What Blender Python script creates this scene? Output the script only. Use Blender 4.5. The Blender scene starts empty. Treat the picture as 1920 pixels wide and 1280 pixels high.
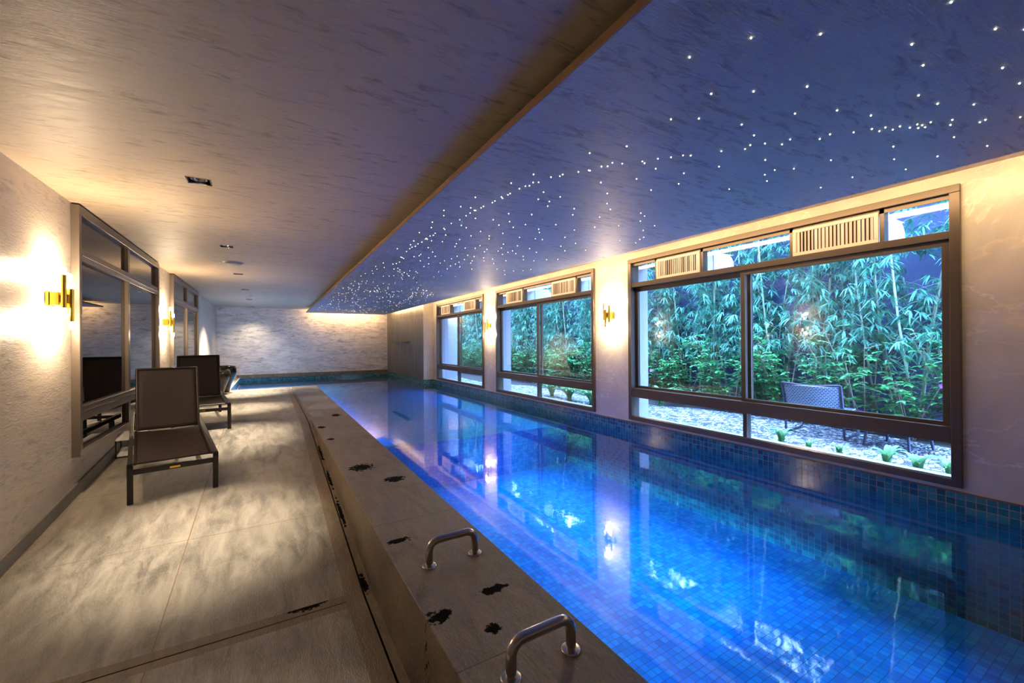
import bpy, bmesh, math, random
from mathutils import Vector, Matrix
random.seed(7)
SC = bpy.context.scene
COL = SC.collection
# ---------------------------------------------------------------- camera
F_PX, YAW, PITCH, ROLL = 775.75, 0.533124, 0.0012423, -0.00717786
cam = bpy.data.objects.new('camera', bpy.data.cameras.new('camera'))
COL.objects.link(cam); SC.camera = cam
cam.data.sensor_width = 36; cam.data.lens = F_PX * 36 / 1920
cam.data.clip_start = 0.05; cam.data.clip_end = 200
_f = Vector((math.sin(YAW) * math.cos(PITCH), math.cos(YAW) * math.cos(PITCH), math.sin(PITCH)))
_r = Vector((math.cos(YAW), -math.sin(YAW), 0)); _u = _r.cross(_f)
_r2 = _r * math.cos(ROLL) + _u * math.sin(ROLL); _u2 = -_r * math.sin(ROLL) + _u * math.cos(ROLL)
cam.matrix_world = Matrix(((_r2.x, _u2.x, -_f.x, 0), (_r2.y, _u2.y, -_f.y, 0), (_r2.z, _u2.z, -_f.z, 1.5), (0, 0, 0, 1)))
# ---------------------------------------------------------------- exposure, world, large lights
SC.view_settings.view_transform = 'Standard'; SC.view_settings.look = 'None'
SC.view_settings.exposure = 1.6; SC.view_settings.gamma = 1.0
SC.view_settings.use_curve_mapping = False
SC.cycles.use_denoising = True
SC.cycles.max_bounces = 9; SC.cycles.diffuse_bounces = 5; SC.cycles.glossy_bounces = 4
SC.cycles.transparent_max_bounces = 12; SC.cycles.transmission_bounces = 4
SC.cycles.sample_clamp_indirect = 6; SC.cycles.caustics_reflective = False; SC.cycles.caustics_refractive = False
W = bpy.data.worlds.new('world'); SC.world = W; W.use_nodes = True
bg = W.node_tree.nodes['Background']
bg.inputs[0].default_value = (0.29, 0.50, 1.0, 1); bg.inputs[1].default_value = 17.0
WARM = (1.0, 0.66, 0.33); WARM2 = (1.0, 0.78, 0.52)

def light(name, kind, loc, energy, color, rot=(0, 0, 0), **kw):
    l = bpy.data.lights.new(name, kind); l.energy = energy; l.color = color
    for k, v in kw.items(): setattr(l, k, v)
    o = bpy.data.objects.new(name, l); COL.objects.link(o); o.location = loc; o.rotation_euler = rot
    return o
# LED strips lying on the upper side of the floating ceiling panel, along the window wall and the end wall
light('cove_light', 'AREA', (3.71, 7.0, 2.643), 44, WARM, (math.radians(90), 0, math.radians(-90) - 0.006), shape='RECTANGLE', size=17.2, size_y=0.085)
light('cove_light', 'AREA', (2.45, 15.72, 2.643), 11, WARM, (math.radians(90), 0, 0), shape='RECTANGLE', size=2.3, size_y=0.08)
# underwater fill lights, added to deepen the pool blue; no fixtures known
for x, y, z, rz, L, k, tilt, spr in ((1.13, 3.5, 0.05, -90, 3.6, 11, 75, 22), (1.13, 3.0, 0.10, -90, 4.6, 2.2, 60, 34), (1.13, 8.7, 0.22, -90, 6.2, 2.5, 72, 30)):
    light('pool_fill_light', 'AREA', (x, y, z), k, (0.0, 0.40, 1.0), (math.radians(tilt), 0, math.radians(rz)), shape='RECTANGLE', size=L, size_y=0.05, spread=math.radians(spr))
light('pool_fill_light', 'AREA', (-0.72, 14.0, 0.20), 5, (0.10, 0.85, 0.85), (math.radians(60), 0, math.radians(-90)), shape='DISK', size=0.08)  # added as well, for the teal glow in the far left water

# ---------------------------------------------------------------- node helpers
class NT:
    def __init__(s, name):
        s.m = bpy.data.materials.new(name); s.m.use_nodes = True
        s.t = s.m.node_tree; s.t.nodes.clear()
        s.out = s.t.nodes.new('ShaderNodeOutputMaterial')
    def n(s, typ, **kw):
        nd = s.t.nodes.new('ShaderNode' + typ)
        for k, v in kw.items():
            if k.startswith('i_'):
                key = k[2:]
                key = int(key) if key.isdigit() else key.replace('_', ' ')
                s.put(nd.inputs[key], v)
            else: setattr(nd, k, v)
        return nd
    def put(s, sock, v):
        if isinstance(v, bpy.types.NodeSocket): s.t.links.new(v, sock)
        elif isinstance(v, bpy.types.Node): s.t.links.new(v.outputs[0], sock)
        else:
            if isinstance(v, (tuple, list)) and len(v) == 3 and sock.type == 'RGBA': v = (*v, 1)
            sock.default_value = v
    def math(s, op, a, b=0.0, c=None, clamp=False):
        nd = s.n('Math', operation=op, use_clamp=clamp); s.put(nd.inputs[0], a); s.put(nd.inputs[1], b)
        if c is not None: s.put(nd.inputs[2], c)
        return nd.outputs[0]
    def mix(s, f, a, b, blend='MIX'):
        nd = s.n('MixRGB', blend_type=blend); s.put(nd.inputs[0], f); s.put(nd.inputs[1], a); s.put(nd.inputs[2], b)
        return nd.outputs[0]
    def ramp(s, f, stops):
        nd = s.n('ValToRGB'); s.put(nd.inputs[0], f); el = nd.color_ramp.elements
        while len(el) < len(stops): el.new(0.5)
        for e, (p, c) in zip(el, stops):
            e.position = p; e.color = (c, c, c, 1) if isinstance(c, (int, float)) else (*c, 1)
        return nd.outputs[0]
    def coord(s, which='Object'): return s.n('TexCoord').outputs[which]
    def map(s, v, scale=(1, 1, 1), loc=(0, 0, 0), rot=(0, 0, 0)):
        return s.n('Mapping', i_Vector=v, i_Scale=scale, i_Location=loc, i_Rotation=rot).outputs[0]
    def noise(s, v, scale, detail=4, rough=0.55, dist=0.0):
        return s.n('TexNoise', i_Vector=v, i_Scale=scale, i_Detail=detail, i_Roughness=rough, i_Distortion=dist).outputs[0]
    def bump(s, h, strength=0.3, dist=0.01):
        return s.n('Bump', i_Height=h, i_Strength=strength, i_Distance=dist).outputs[0]
    def bsdf(s, **kw):
        nd = s.n('BsdfPrincipled')
        for k, v in kw.items(): s.put(nd.inputs[k.replace('_', ' ')], v)
        s.t.links.new(nd.outputs[0], s.out.inputs[0]); return nd
    def surf(s, sh): s.t.links.new(sh.outputs[0] if isinstance(sh, bpy.types.Node) else sh, s.out.inputs[0])
M = {}
def simple(name, col, rough=0.5, metal=0.0, **kw):
    t = NT(name); t.bsdf(Base_Color=(*col, 1), Roughness=rough, Metallic=metal, **kw); M[name] = t.m; return t.m

def plaster(name, base, dark, axis, amount=0.75, rough=0.42, scale=1.0, metal=0.0, spec=0.5, soft=0.0):
    """trowelled plaster: soft clouds and short dark strokes drawn out along one axis"""
    t = NT(name); c = t.coord()
    st = {'x': (1.0, 4.0, 4.0), 'y': (4.0, 1.0, 4.0)}[axis]
    v = t.map(c, tuple(q * scale for q in st), rot=(0, 0, 0.12))
    cloud = t.noise(c, 1.1, 3, 0.5)
    s1 = t.noise(v, 6.5, 7, 0.66, 0.7)
    s2 = t.noise(t.map(c, tuple(q * scale * 0.55 for q in st), (3, 1, 2)), 2.6, 5, 0.62, 0.8)
    fine = t.noise(t.map(c, st), 26, 3, 0.6)
    m1 = t.ramp(s1, [(0.50, 0.0), (0.62, 1.0)]); m2 = t.ramp(s2, [(0.44, 0.12), (0.58, 1.0)])
    mask = t.math('MULTIPLY', t.math('MULTIPLY', m1, m2), amount, clamp=True)
    col = t.mix(t.math('MULTIPLY', cloud, 0.35), base, dark)
    lite = tuple(min(1, q * 1.18) for q in base)
    col = t.mix(t.math('MULTIPLY', fine, 0.3), col, lite)
    if soft: col = t.mix(t.math('MULTIPLY', t.ramp(t.noise(t.map(c, (0.8, 3, 3.2), (7, 0, 0)), 2.6, 8, 0.68, 1.0), [(0.42, 0.0), (0.66, 1.0)]), soft), col, dark)
    col = t.mix(mask, col, dark)
    h = t.math('ADD', t.math('MULTIPLY', s1, 0.5), t.math('MULTIPLY', fine, 0.35))
    r = t.math('ADD', t.math('MULTIPLY', s1, 0.3), rough - 0.15)
    t.bsdf(Base_Color=col, Roughness=r, Metallic=metal, Specular_IOR_Level=spec, Normal=t.bump(h, 0.35, 0.012))
    M[name] = t.m; return t.m
plaster('ceiling_plaster', (0.56, 0.465, 0.335), (0.13, 0.085, 0.05), 'x', 0.5, 0.5)
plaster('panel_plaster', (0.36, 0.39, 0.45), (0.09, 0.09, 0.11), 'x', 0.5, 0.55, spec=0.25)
plaster('left_plaster', (0.63, 0.55, 0.46), (0.20, 0.18, 0.18), 'y', 0.5, 0.42)
plaster('end_marble', (0.84, 0.77, 0.71), (0.20, 0.18, 0.17), 'x', 0.7, 0.45, 0.8, soft=0.5)

def onyx():
    t = NT('veined_onyx'); c = t.coord()
    w = t.n('TexNoise', i_Vector=c, i_Scale=0.9, i_Detail=5, i_Distortion=0.6)
    warped = t.mix(0.45, c, w.outputs['Color'], 'ADD')
    tilt = t.map(c, (1.0, 0.55, 1.0), rot=(0.7, 0, 0))
    v1 = t.math('ABSOLUTE', t.math('SUBTRACT', t.noise(t.map(tilt, (1, 1, 1), (5, 2, 1)), 0.75, 5, 0.55, 0.8), 0.5))
    v2 = t.math('ABSOLUTE', t.math('SUBTRACT', t.noise(tilt, 1.5, 6, 0.6, 1.0), 0.5))
    gate = t.ramp(t.noise(t.map(c, (1, 1, 1), (9, 4, 7)), 1.3, 3), [(0.42, 0.0), (0.58, 1.0)])
    cloud = t.noise(c, 1.6, 6, 0.6, 1.0)
    base = t.mix(t.ramp(cloud, [(0.3, 0.0), (0.7, 1.0)]), (0.47, 0.43, 0.35), (0.65, 0.60, 0.49))
    base = t.mix(t.math('MULTIPLY', t.math('MULTIPLY', t.ramp(v2, [(0.0, 1.0), (0.009, 0.0)]), gate), 0.5), base, (0.92, 0.88, 0.82))
    base = t.mix(t.math('MULTIPLY', t.ramp(v1, [(0.0, 1.0), (0.004, 0.4), (0.012, 0.0)]), 0.5), base, (0.80, 0.66, 0.44))
    t.bsdf(Base_Color=base, Roughness=0.32, Normal=t.bump(cloud, 0.05, 0.01)); M['onyx'] = t.m
onyx()

def slate(name, base, dark, light_, joint=None, bw=0.9, bh=1.1, off=(0.5, 0.0), rough=0.5, blobs=(), wet=()):
    t = NT(name); c = t.coord()
    v = t.map(c, (7.0, 2.0, 3.0), rot=(0, 0, 0.95))
    a = t.noise(v, 1.5, 7, 0.62, 0.5); b = t.noise(c, 1.3, 4, 0.5); g = t.noise(v, 22, 4, 0.7)
    col = t.mix(t.ramp(a, [(0.35, 0.0), (0.66, 1.0)]), dark, base)
    col = t.mix(t.math('MULTIPLY', t.ramp(b, [(0.4, 0.0), (0.65, 1.0)]), 0.5), col, base)
    col = t.mix(t.math('MULTIPLY', t.ramp(g, [(0.5, 0.0), (0.75, 1.0)]), 0.35), col, light_)
    vein = t.n('TexWave', i_Vector=t.map(c, (1, 1, 1), rot=(0, 0, 0.7)), i_Scale=0.45, i_Distortion=22, i_Detail=6).outputs[1]
    col = t.mix(t.math('MULTIPLY', t.ramp(vein, [(0.992, 0.0), (1.0, 1.0)]), 0.0 if name == 'coping_slate' else 0.1), col, (0.50, 0.47, 0.42))
    rg = t.math('ADD', t.math('MULTIPLY', a, 0.3), rough - 0.12)
    if joint:
        br = t.n('TexBrick', offset=0.0, squash=1.0, i_Vector=t.map(c, (1, 1, 1), (off[0], off[1], 0)), i_Scale=1.0, i_Mortar_Size=0.003,
                 i_Brick_Width=bw, i_Row_Height=bh, i_Color1=(0.42, 0.42, 0.42, 1), i_Color2=(0.58, 0.58, 0.58, 1), i_Bias=0.0, i_Mortar_Smooth=0.1)
        col = t.mix(0.55, col, br.outputs[0], 'OVERLAY')
        col = t.mix(br.outputs[1], col, joint)
    def mask(lst, soft=0.10):
        sep = t.n('SeparateXYZ', i_0=c); nz = t.noise(c, 30, 5, 0.7); tot = None
        nzz = t.math('MULTIPLY', t.math('SUBTRACT', nz, 0.5), 2.8)
        for (x, y, rx, ry) in lst:
            dx = t.math('DIVIDE', t.math('SUBTRACT', sep.outputs[0], x), rx)
            dy = t.math('DIVIDE', t.math('SUBTRACT', sep.outputs[1], y), ry)
            d = t.math('SQRT', t.math('ADD', t.math('MULTIPLY', dx, dx), t.math('MULTIPLY', dy, dy)))
            d = t.math('ADD', d, nzz)
            k = t.math('DIVIDE', t.math('SUBTRACT', 1.0, d), soft, clamp=True)
            tot = k if tot is None else t.math('MAXIMUM', tot, k)
        return tot
    if blobs:
        bm_ = mask(blobs); col = t.mix(t.math('MULTIPLY', bm_, 1.0), col, (0.002, 0.002, 0.002)); rg = t.mix(bm_, rg, (0.85, 0.85, 0.85))
    if wet:
        w = mask(wet); col = t.mix(t.math('MULTIPLY', w, 0.55), col, (0.03, 0.024, 0.02))
        rg = t.mix(w, rg, (0.14, 0.14, 0.14))
    t.bsdf(Base_Color=col, Roughness=rg, Specular_IOR_Level=(t.math('SUBTRACT', 0.5, t.math('MULTIPLY', bm_, 0.45)) if blobs else 0.5), Normal=t.bump(t.math('ADD', a, t.math('MULTIPLY', g, 0.6)), 0.6, 0.012)); M[name] = t.m
slate('deck_slate', (0.32, 0.29, 0.255), (0.10, 0.09, 0.08), (0.48, 0.45, 0.40), (0.16, 0.10, 0.05), off=(0.5, -3.745), rough=0.5)
slate('coping_slate', (0.22, 0.168, 0.122), (0.06, 0.044, 0.032), (0.46, 0.39, 0.31), (0.05, 0.035, 0.025), bw=4.0, bh=1.285, off=(2.0, -2.58), rough=0.42,
      blobs=((0.595, 1.60, 0.05, 0.045), (0.865, 1.65, 0.075, 0.028), (0.628, 2.33, 0.06, 0.03), (0.89, 3.40, 0.075, 0.08), (0.715, 3.87, 0.10, 0.11), (0.75, 1.42, 0.03, 0.03),
             (0.6, 6.0, 0.05, 0.08), (0.62, 5.2, 0.04, 0.06), (0.9, 6.9, 0.06, 0.12)),
      wet=((0.85, 8.0, 0.28, 0.35), (0.66, 7.2, 0.10, 0.30), (0.8, 9.3, 0.30, 0.45), (0.8, 11.0, 0.28, 0.5)))
slate('strip_slate', (0.20, 0.15, 0.105), (0.10, 0.07, 0.045), (0.30, 0.24, 0.18), rough=0.5,
      blobs=((0.2, 2.66, 0.10, 0.035), (0.51, 2.72, 0.02, 0.10), (0.515, 4.4, 0.015, 0.25), (0.515, 3.7, 0.015, 0.25), (0.515, 5.2, 0.015, 0.3)))
slate('skirt_slate', (0.21, 0.195, 0.185), (0.10, 0.09, 0.085), (0.34, 0.32, 0.30), rough=0.45)

def pool_tiles():
    t = NT('pool_mosaic'); uv = t.coord('UV')
    s = t.n('VectorMath', operation='SCALE', i_0=uv); s.inputs[3].default_value = 20.0
    fl = t.n('VectorMath', operation='FLOOR', i_0=s.outputs[0]); fr = t.n('VectorMath', operation='FRACTION', i_0=s.outputs[0])
    rnd = t.n('TexWhiteNoise', noise_dimensions='2D', i_Vector=fl.outputs[0])
    sp = t.n('SeparateXYZ', i_0=fr.outputs[0])
    def edge(k): return t.math('GREATER_THAN', t.math('ABSOLUTE', t.math('SUBTRACT', sp.outputs[k], 0.5)), 0.455)
    g = t.math('MAXIMUM', edge(0), edge(1))
    col = t.ramp(rnd.outputs[0], [(0.0, (0.006, 0.05, 0.10)), (0.35, (0.010, 0.12, 0.17)), (0.7, (0.02, 0.19, 0.22)), (1.0, (0.06, 0.28, 0.26))])
    st = t.noise(t.map(uv, (40, 260, 1)), 1.0, 2)
    col = t.mix(t.math('MULTIPLY', st, 0.35), col, (0.06, 0.28, 0.27))
    col = t.mix(g, col, (0.38, 0.31, 0.25))
    t.bsdf(Base_Color=col, Roughness=t.mix(g, (0.12, 0.12, 0.12), (0.7, 0.7, 0.7)), Normal=t.bump(t.math('SUBTRACT', 1.0, g), 0.4, 0.002)); M['tiles'] = t.m
    t = NT('pool_floor_mosaic'); uv = t.coord('UV')
    s = t.n('VectorMath', operation='SCALE', i_0=uv); s.inputs[3].default_value = 20.0
    fl = t.n('VectorMath', operation='FLOOR', i_0=s.outputs[0]); fr = t.n('VectorMath', operation='FRACTION', i_0=s.outputs[0])
    rnd = t.n('TexWhiteNoise', noise_dimensions='2D', i_Vector=fl.outputs[0])
    sp = t.n('SeparateXYZ', i_0=fr.outputs[0])
    g = t.math('MAXIMUM', edge_of(t, sp, 0), edge_of(t, sp, 1))
    col = t.ramp(rnd.outputs[0], [(0.0, (0.01, 0.24, 0.72)), (0.5, (0.02, 0.33, 0.86)), (1.0, (0.04, 0.46, 0.90))])
    col = t.mix(g, col, (0.01, 0.17, 0.45))
    t.bsdf(Base_Color=col, Roughness=0.4); M['floor_tiles'] = t.m
def edge_of(t, sp, k): return t.math('GREATER_THAN', t.math('ABSOLUTE', t.math('SUBTRACT', sp.outputs[k], 0.5)), 0.455)
pool_tiles()

def stone_panels():
    t = NT('grey_stone_slabs'); uv = t.coord()
    a = t.noise(t.map(uv, (6, 6, 0.7)), 1.6, 6, 0.6, 0.8)
    sp = t.n('SeparateXYZ', i_0=uv)
    br = t.n('TexBrick', offset=0.0, i_Vector=t.n('CombineXYZ', i_0=sp.outputs[1], i_1=sp.outputs[2]).outputs[0], i_Scale=1.0, i_Mortar_Size=0.004,
             i_Brick_Width=0.93, i_Row_Height=2.345, i_Color1=(0.40, 0.40, 0.40, 1), i_Color2=(0.60, 0.60, 0.60, 1))
    col = t.mix(t.ramp(a, [(0.35, 0.0), (0.65, 1.0)]), (0.10, 0.088, 0.072), (0.20, 0.18, 0.15))
    col = t.mix(0.7, col, br.outputs[0], 'OVERLAY'); col = t.mix(br.outputs[1], col, (0.07, 0.06, 0.05))
    t.bsdf(Base_Color=col, Roughness=0.4); M['stone_slabs'] = t.m
stone_panels()

def glassy(name, f0, tint, rough=0.0, power=5.0):
    t = NT(name)
    fc = t.n('LayerWeight', i_Blend=0.5).outputs[1]
    F = t.math('ADD', t.math('MULTIPLY', t.math('POWER', fc, power), 1 - f0), f0, clamp=True)
    tr = t.n('BsdfTransparent', i_Color=(*tint, 1)); gl = t.n('BsdfGlossy', i_Roughness=rough)
    mx = t.n('MixShader', i_Fac=F); t.t.links.new(tr.outputs[0], mx.inputs[1]); t.t.links.new(gl.outputs[0], mx.inputs[2])
    t.surf(mx); M[name] = t.m; return t, gl
glassy('clear_glass', 0.04, (0.97, 0.99, 1.0))
tw, gw = glassy('water', 0.025, (0.32, 0.78, 1.0), 0.035, 4.2)
wv = tw.coord()
tw.put(gw.inputs['Normal'], tw.bump(tw.noise(tw.map(wv, (1, 1, 1)), 3.0, 3, 0.5), 0.12, 0.01))
def darkglass():
    t = NT('dark_window_glass'); fc = t.n('LayerWeight', i_Blend=0.5).outputs[1]
    F = t.math('ADD', t.math('MULTIPLY', t.math('POWER', fc, 3.0), 0.75), 0.09, clamp=True)
    d = t.n('BsdfDiffuse', i_Color=(0.006, 0.006, 0.006, 1)); gl = t.n('BsdfGlossy', i_Roughness=0.0, i_Color=(0.8, 0.78, 0.74, 1))
    mx = t.n('MixShader', i_Fac=F); t.t.links.new(d.outputs[0], mx.inputs[1]); t.t.links.new(gl.outputs[0], mx.inputs[2]); t.surf(mx); M['dark_glass'] = t.m
darkglass()
simple('bronze_frame', (0.115, 0.088, 0.068), 0.34, 0.55)
simple('grey_frame', (0.20, 0.165, 0.14), 0.34, 0.6)
simple('vent_cream', (0.72, 0.62, 0.52), 0.5)
simple('brass', (0.62, 0.42, 0.06), 0.28, 1.0)
simple('steel', (0.50, 0.46, 0.42), 0.24, 1.0)
simple('black_metal', (0.018, 0.014, 0.013), 0.38, 0.3)
simple('black_plastic', (0.01, 0.01, 0.012), 0.5)
simple('chrome', (0.85, 0.8, 0.85), 0.12, 1.0)
simple('white_plastic', (0.75, 0.75, 0.74), 0.4)
simple('white_paint', (0.42, 0.44, 0.48), 0.5)
simple('reveal_render', (0.30, 0.31, 0.36), 0.75)
simple('garden_wall', (0.055, 0.07, 0.15), 0.85)
simple('panel_edge', (0.36, 0.20, 0.09), 0.5)
simple('dark_core', (0.16, 0.10, 0.05), 0.8)
simple('soil', (0.03, 0.024, 0.02), 0.95)
simple('culm', (0.26, 0.30, 0.20), 0.5)
simple('twig', (0.22, 0.15, 0.12), 0.8)
simple('table_top', (0.62, 0.70, 0.76), 0.2)
simple('rattan_frame', (0.03, 0.035, 0.07), 0.5)
simple('purple_petal', (0.35, 0.05, 0.55), 0.5)
def ceramic():
    t = NT('black_glaze'); a = t.noise(t.coord(), 5, 3)
    t.bsdf(Base_Color=t.mix(t.ramp(a, [(0.45, 0.0), (0.7, 1.0)]), (0.006, 0.006, 0.008), (0.05, 0.03, 0.012)), Roughness=0.14); M['glaze'] = t.m
ceramic()
def emis(name, col, k):
    t = NT(name); e = t.n('Emission', i_Color=(*col, 1), i_Strength=k); t.surf(e); t.m.cycles.emission_sampling = 'NONE'; M[name] = t.m
emis('bulb_glow', (1.0, 0.86, 0.62), 18); emis('star_glow', (1.0, 0.93, 0.72), 5); emis('lamp_glow', (1.0, 0.88, 0.72), 14); emis('pool_fill_glow', (0.5, 0.9, 1.0), 3)
def sling():
    t = NT('sling_mesh'); c = t.coord()
    w1 = t.n('TexWave', bands_direction='X', i_Vector=c, i_Scale=95, i_Distortion=1.5, i_Detail=2).outputs[1]
    w2 = t.n('TexWave', bands_direction='Y', i_Vector=c, i_Scale=95, i_Distortion=1.5, i_Detail=2).outputs[1]
    s = t.noise(t.map(c, (60, 3, 3)), 1, 3); s2 = t.noise(t.map(c, (3, 60, 60)), 1, 3)
    f = t.math('MULTIPLY', t.math('ADD', w1, w2), 0.25); f = t.math('ADD', f, t.math('MULTIPLY', t.math('ADD', s, s2), 0.3))
    t.bsdf(Base_Color=t.mix(f, (0.011, 0.008, 0.0075), (0.042, 0.030, 0.028)), Roughness=0.6, Specular_IOR_Level=0.2, Normal=t.bump(f, 0.3, 0.002)); M['sling'] = t.m
sling()
def leafmat(name, c1, c2):
    t = NT(name); c = t.coord(); n = t.noise(c, 3.0, 2)
    r = t.n('ObjectInfo').outputs['Random']
    f = t.math('ADD', t.math('MULTIPLY', t.ramp(n, [(0.35, 0.0), (0.65, 1.0)]), 0.8), t.math('MULTIPLY', r, 0.2))
    col = t.mix(f, c1, c2)
    d = t.n('BsdfPrincipled', i_Base_Color=col, i_Roughness=0.45); tr = t.n('BsdfTranslucent', i_Color=col)
    mx = t.n('MixShader', i_Fac=0.3); t.t.links.new(d.outputs[0], mx.inputs[1]); t.t.links.new(tr.outputs[0], mx.inputs[2]); t.surf(mx); M[name] = t.m
leafmat('bamboo_leaf', (0.03, 0.16, 0.10), (0.12, 0.35, 0.24)); leafmat('shrub_leaf', (0.03, 0.22, 0.07), (0.14, 0.54, 0.17)); leafmat('strap_leaf', (0.09, 0.34, 0.11), (0.34, 0.56, 0.27))
def gravel():
    t = NT('gravel'); c = t.coord()
    v = t.n('TexVoronoi', i_Vector=t.map(c, (1, 1.5, 1)), i_Scale=17, i_Randomness=1.0)
    e = t.n('TexVoronoi', feature='DISTANCE_TO_EDGE', i_Vector=t.map(c, (1, 1.5, 1)), i_Scale=17).outputs[0]
    g = t.n('RGBToBW', i_Color=v.outputs['Color']).outputs[0]
    col = t.ramp(g, [(0.25, (0.12, 0.13, 0.16)), (0.5, (0.46, 0.50, 0.58)), (0.8, (0.88, 0.92, 1.0))])
    col = t.mix(t.ramp(e, [(0.0, 1.0), (0.16, 0.0)]), col, (0.02, 0.02, 0.03))
    t.bsdf(Base_Color=col, Roughness=0.8, Normal=t.bump(t.math('MULTIPLY', e, 3), 1.0, 0.03)); M['gravel'] = t.m
gravel()
def weave():
    t = NT('rattan_weave'); c = t.coord()
    ch = t.n('TexBrick', offset=0.5, i_Vector=t.n('CombineXYZ', i_0=t.n('SeparateXYZ', i_0=c).outputs[1], i_1=t.n('SeparateXYZ', i_0=c).outputs[2]).outputs[0], i_Scale=1.0,
             i_Brick_Width=0.034, i_Row_Height=0.02, i_Mortar_Size=0.0045, i_Color1=(0.035, 0.045, 0.12, 1), i_Color2=(0.06, 0.07, 0.17, 1), i_Mortar=(0.30, 0.42, 0.55, 1))
    t.bsdf(Base_Color=ch.outputs[0], Roughness=0.5, Normal=t.bump(t.math('SUBTRACT', 1.0, ch.outputs[1]), 0.8, 0.004)); M['weave'] = t.m
weave()

# ---------------------------------------------------------------- mesh helpers
class MB:
    def __init__(s): s.v = []; s.f = []; s.sm = []
    def add(s, vs, fs, smooth=False):
        o = len(s.v); s.v += [tuple(p) for p in vs]; s.f += [tuple(i + o for i in f) for f in fs]; s.sm += [smooth] * len(fs); return s
    def box(s, x0, x1, y0, y1, z0, z1):
        return s.add([(x0, y0, z0), (x1, y0, z0), (x1, y1, z0), (x0, y1, z0), (x0, y0, z1), (x1, y0, z1), (x1, y1, z1), (x0, y1, z1)],
                     [(0, 3, 2, 1), (4, 5, 6, 7), (0, 1, 5, 4), (1, 2, 6, 5), (2, 3, 7, 6), (3, 0, 4, 7)])
    def quad(s, a, b, c, d): return s.add([a, b, c, d], [(0, 1, 2, 3)])
    def bar(s, a, b, w, h, up=(0, 0, 1)):
        a, b = Vector(a), Vector(b); d = (b - a).normalized(); u = Vector(up)
        x = d.cross(u)
        if x.length < 1e-4: x = Vector((1, 0, 0))
        x.normalize(); u = x.cross(d); x *= w / 2; u = u * h / 2
        return s.add([a - x - u, a + x - u, a + x + u, a - x + u, b - x - u, b + x - u, b + x + u, b - x + u],
                     [(0, 3, 2, 1), (4, 5, 6, 7), (0, 1, 5, 4), (1, 2, 6, 5), (2, 3, 7, 6), (3, 0, 4, 7)])
    def tube(s, pts, r, n=12, cap=True):
        pts = [Vector(p) for p in pts]; rs = r if isinstance(r, (list, tuple)) else [r] * len(pts); rings = []
        ref = None
        for i, p in enumerate(pts):
            d = (pts[min(i + 1, len(pts) - 1)] - pts[max(i - 1, 0)]).normalized()
            if ref is None:
                ref = d.cross(Vector((0, 0, 1)))
                if ref.length < 1e-3: ref = Vector((1, 0, 0))
            ref = (ref - d * ref.dot(d)).normalized(); y = d.cross(ref)
            rings.append([p + (ref * math.cos(2 * math.pi * k / n) + y * math.sin(2 * math.pi * k / n)) * rs[i] for k in range(n)])
        vs = [q for ring in rings for q in ring]
        fs = [(i * n + k, i * n + (k + 1) % n, (i + 1) * n + (k + 1) % n, (i + 1) * n + k) for i in range(len(pts) - 1) for k in range(n)]
        s.add(vs, fs, True)
        if cap: s.add(rings[0][::-1], [tuple(range(n))]); s.add(rings[-1], [tuple(range(n))])
        return s
    def lathe(s, prof, n=32, c=(0, 0, 0)):
        vs = [(c[0] + r * math.cos(2 * math.pi * k / n), c[1] + r * math.sin(2 * math.pi * k / n), c[2] + z) for r, z in prof for k in range(n)]
        fs = [(i * n + k, i * n + (k + 1) % n, (i + 1) * n + (k + 1) % n, (i + 1) * n + k) for i in range(len(prof) - 1) for k in range(n)]
        return s.add(vs, fs, True)
    def build(s, name, mat, parent=None, uv=False, bevel=0, recalc=True, link=True):
        me = bpy.data.meshes.new(name); me.from_pydata([tuple(p) for p in s.v], [], s.f); me.polygons.foreach_set('use_smooth', s.sm)
        if recalc:
            bm = bmesh.new(); bm.from_mesh(me); bmesh.ops.recalc_face_normals(bm, faces=bm.faces); bm.to_mesh(me); bm.free()
        me.materials.append(M[mat] if isinstance(mat, str) else mat)
        if uv:
            ul = me.uv_layers.new(name='uv')
            for p in me.polygons:
                n = p.normal; ax = max(range(3), key=lambda k: abs(n[k]))
                for li in p.loop_indices:
                    co = me.vertices[me.loops[li].vertex_index].co
                    ul.data[li].uv = {0: (co.y, co.z), 1: (co.x, co.z), 2: (co.x, co.y)}[ax]
        o = bpy.data.objects.new(name, me)
        if link: COL.objects.link(o)
        if parent: o.parent = parent
        if bevel:
            b = o.modifiers.new('bevel', 'BEVEL'); b.width = bevel; b.segments = 2; b.limit_method = 'ANGLE'
        return o
def tag(o, label, cat=None, group=None, kind=None):
    if label: o['label'] = label
    if cat: o['category'] = cat
    if group: o['group'] = group
    if kind: o['kind'] = kind
    return o
def struct(o, label=None, cat=None): return tag(o, label, cat, None, 'structure')
def empty(name, loc=(0, 0, 0), rz=0.0, rot=None):
    o = bpy.data.objects.new(name, None); COL.objects.link(o); o.location = loc; o.rotation_euler = rot or (0, 0, rz); o.empty_display_size = 0.1; return o
def copy_tree(o, parent=None):
    c = o.copy(); COL.objects.link(c); c.parent = parent
    for ch in [q for q in CH.get(o.name, list(o.children))]: copy_tree(ch, c)
    return c
CH = {}

# ---------------------------------------------------------------- room shell
ZW = 0.26            # water level
XL, XW, XS = -1.42, 4.27, 3.97
YB, YN = 16.2, -2.6   # end wall, wall behind the camera
ZC, ZP = 2.70, 2.55   # plaster ceiling, underside of the floating panel
def deck_z(y): return -0.02 if y < 2.6 else (-0.02 + 0.1025 * (y - 2.6) if y < 6.6 else 0.39)

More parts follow.
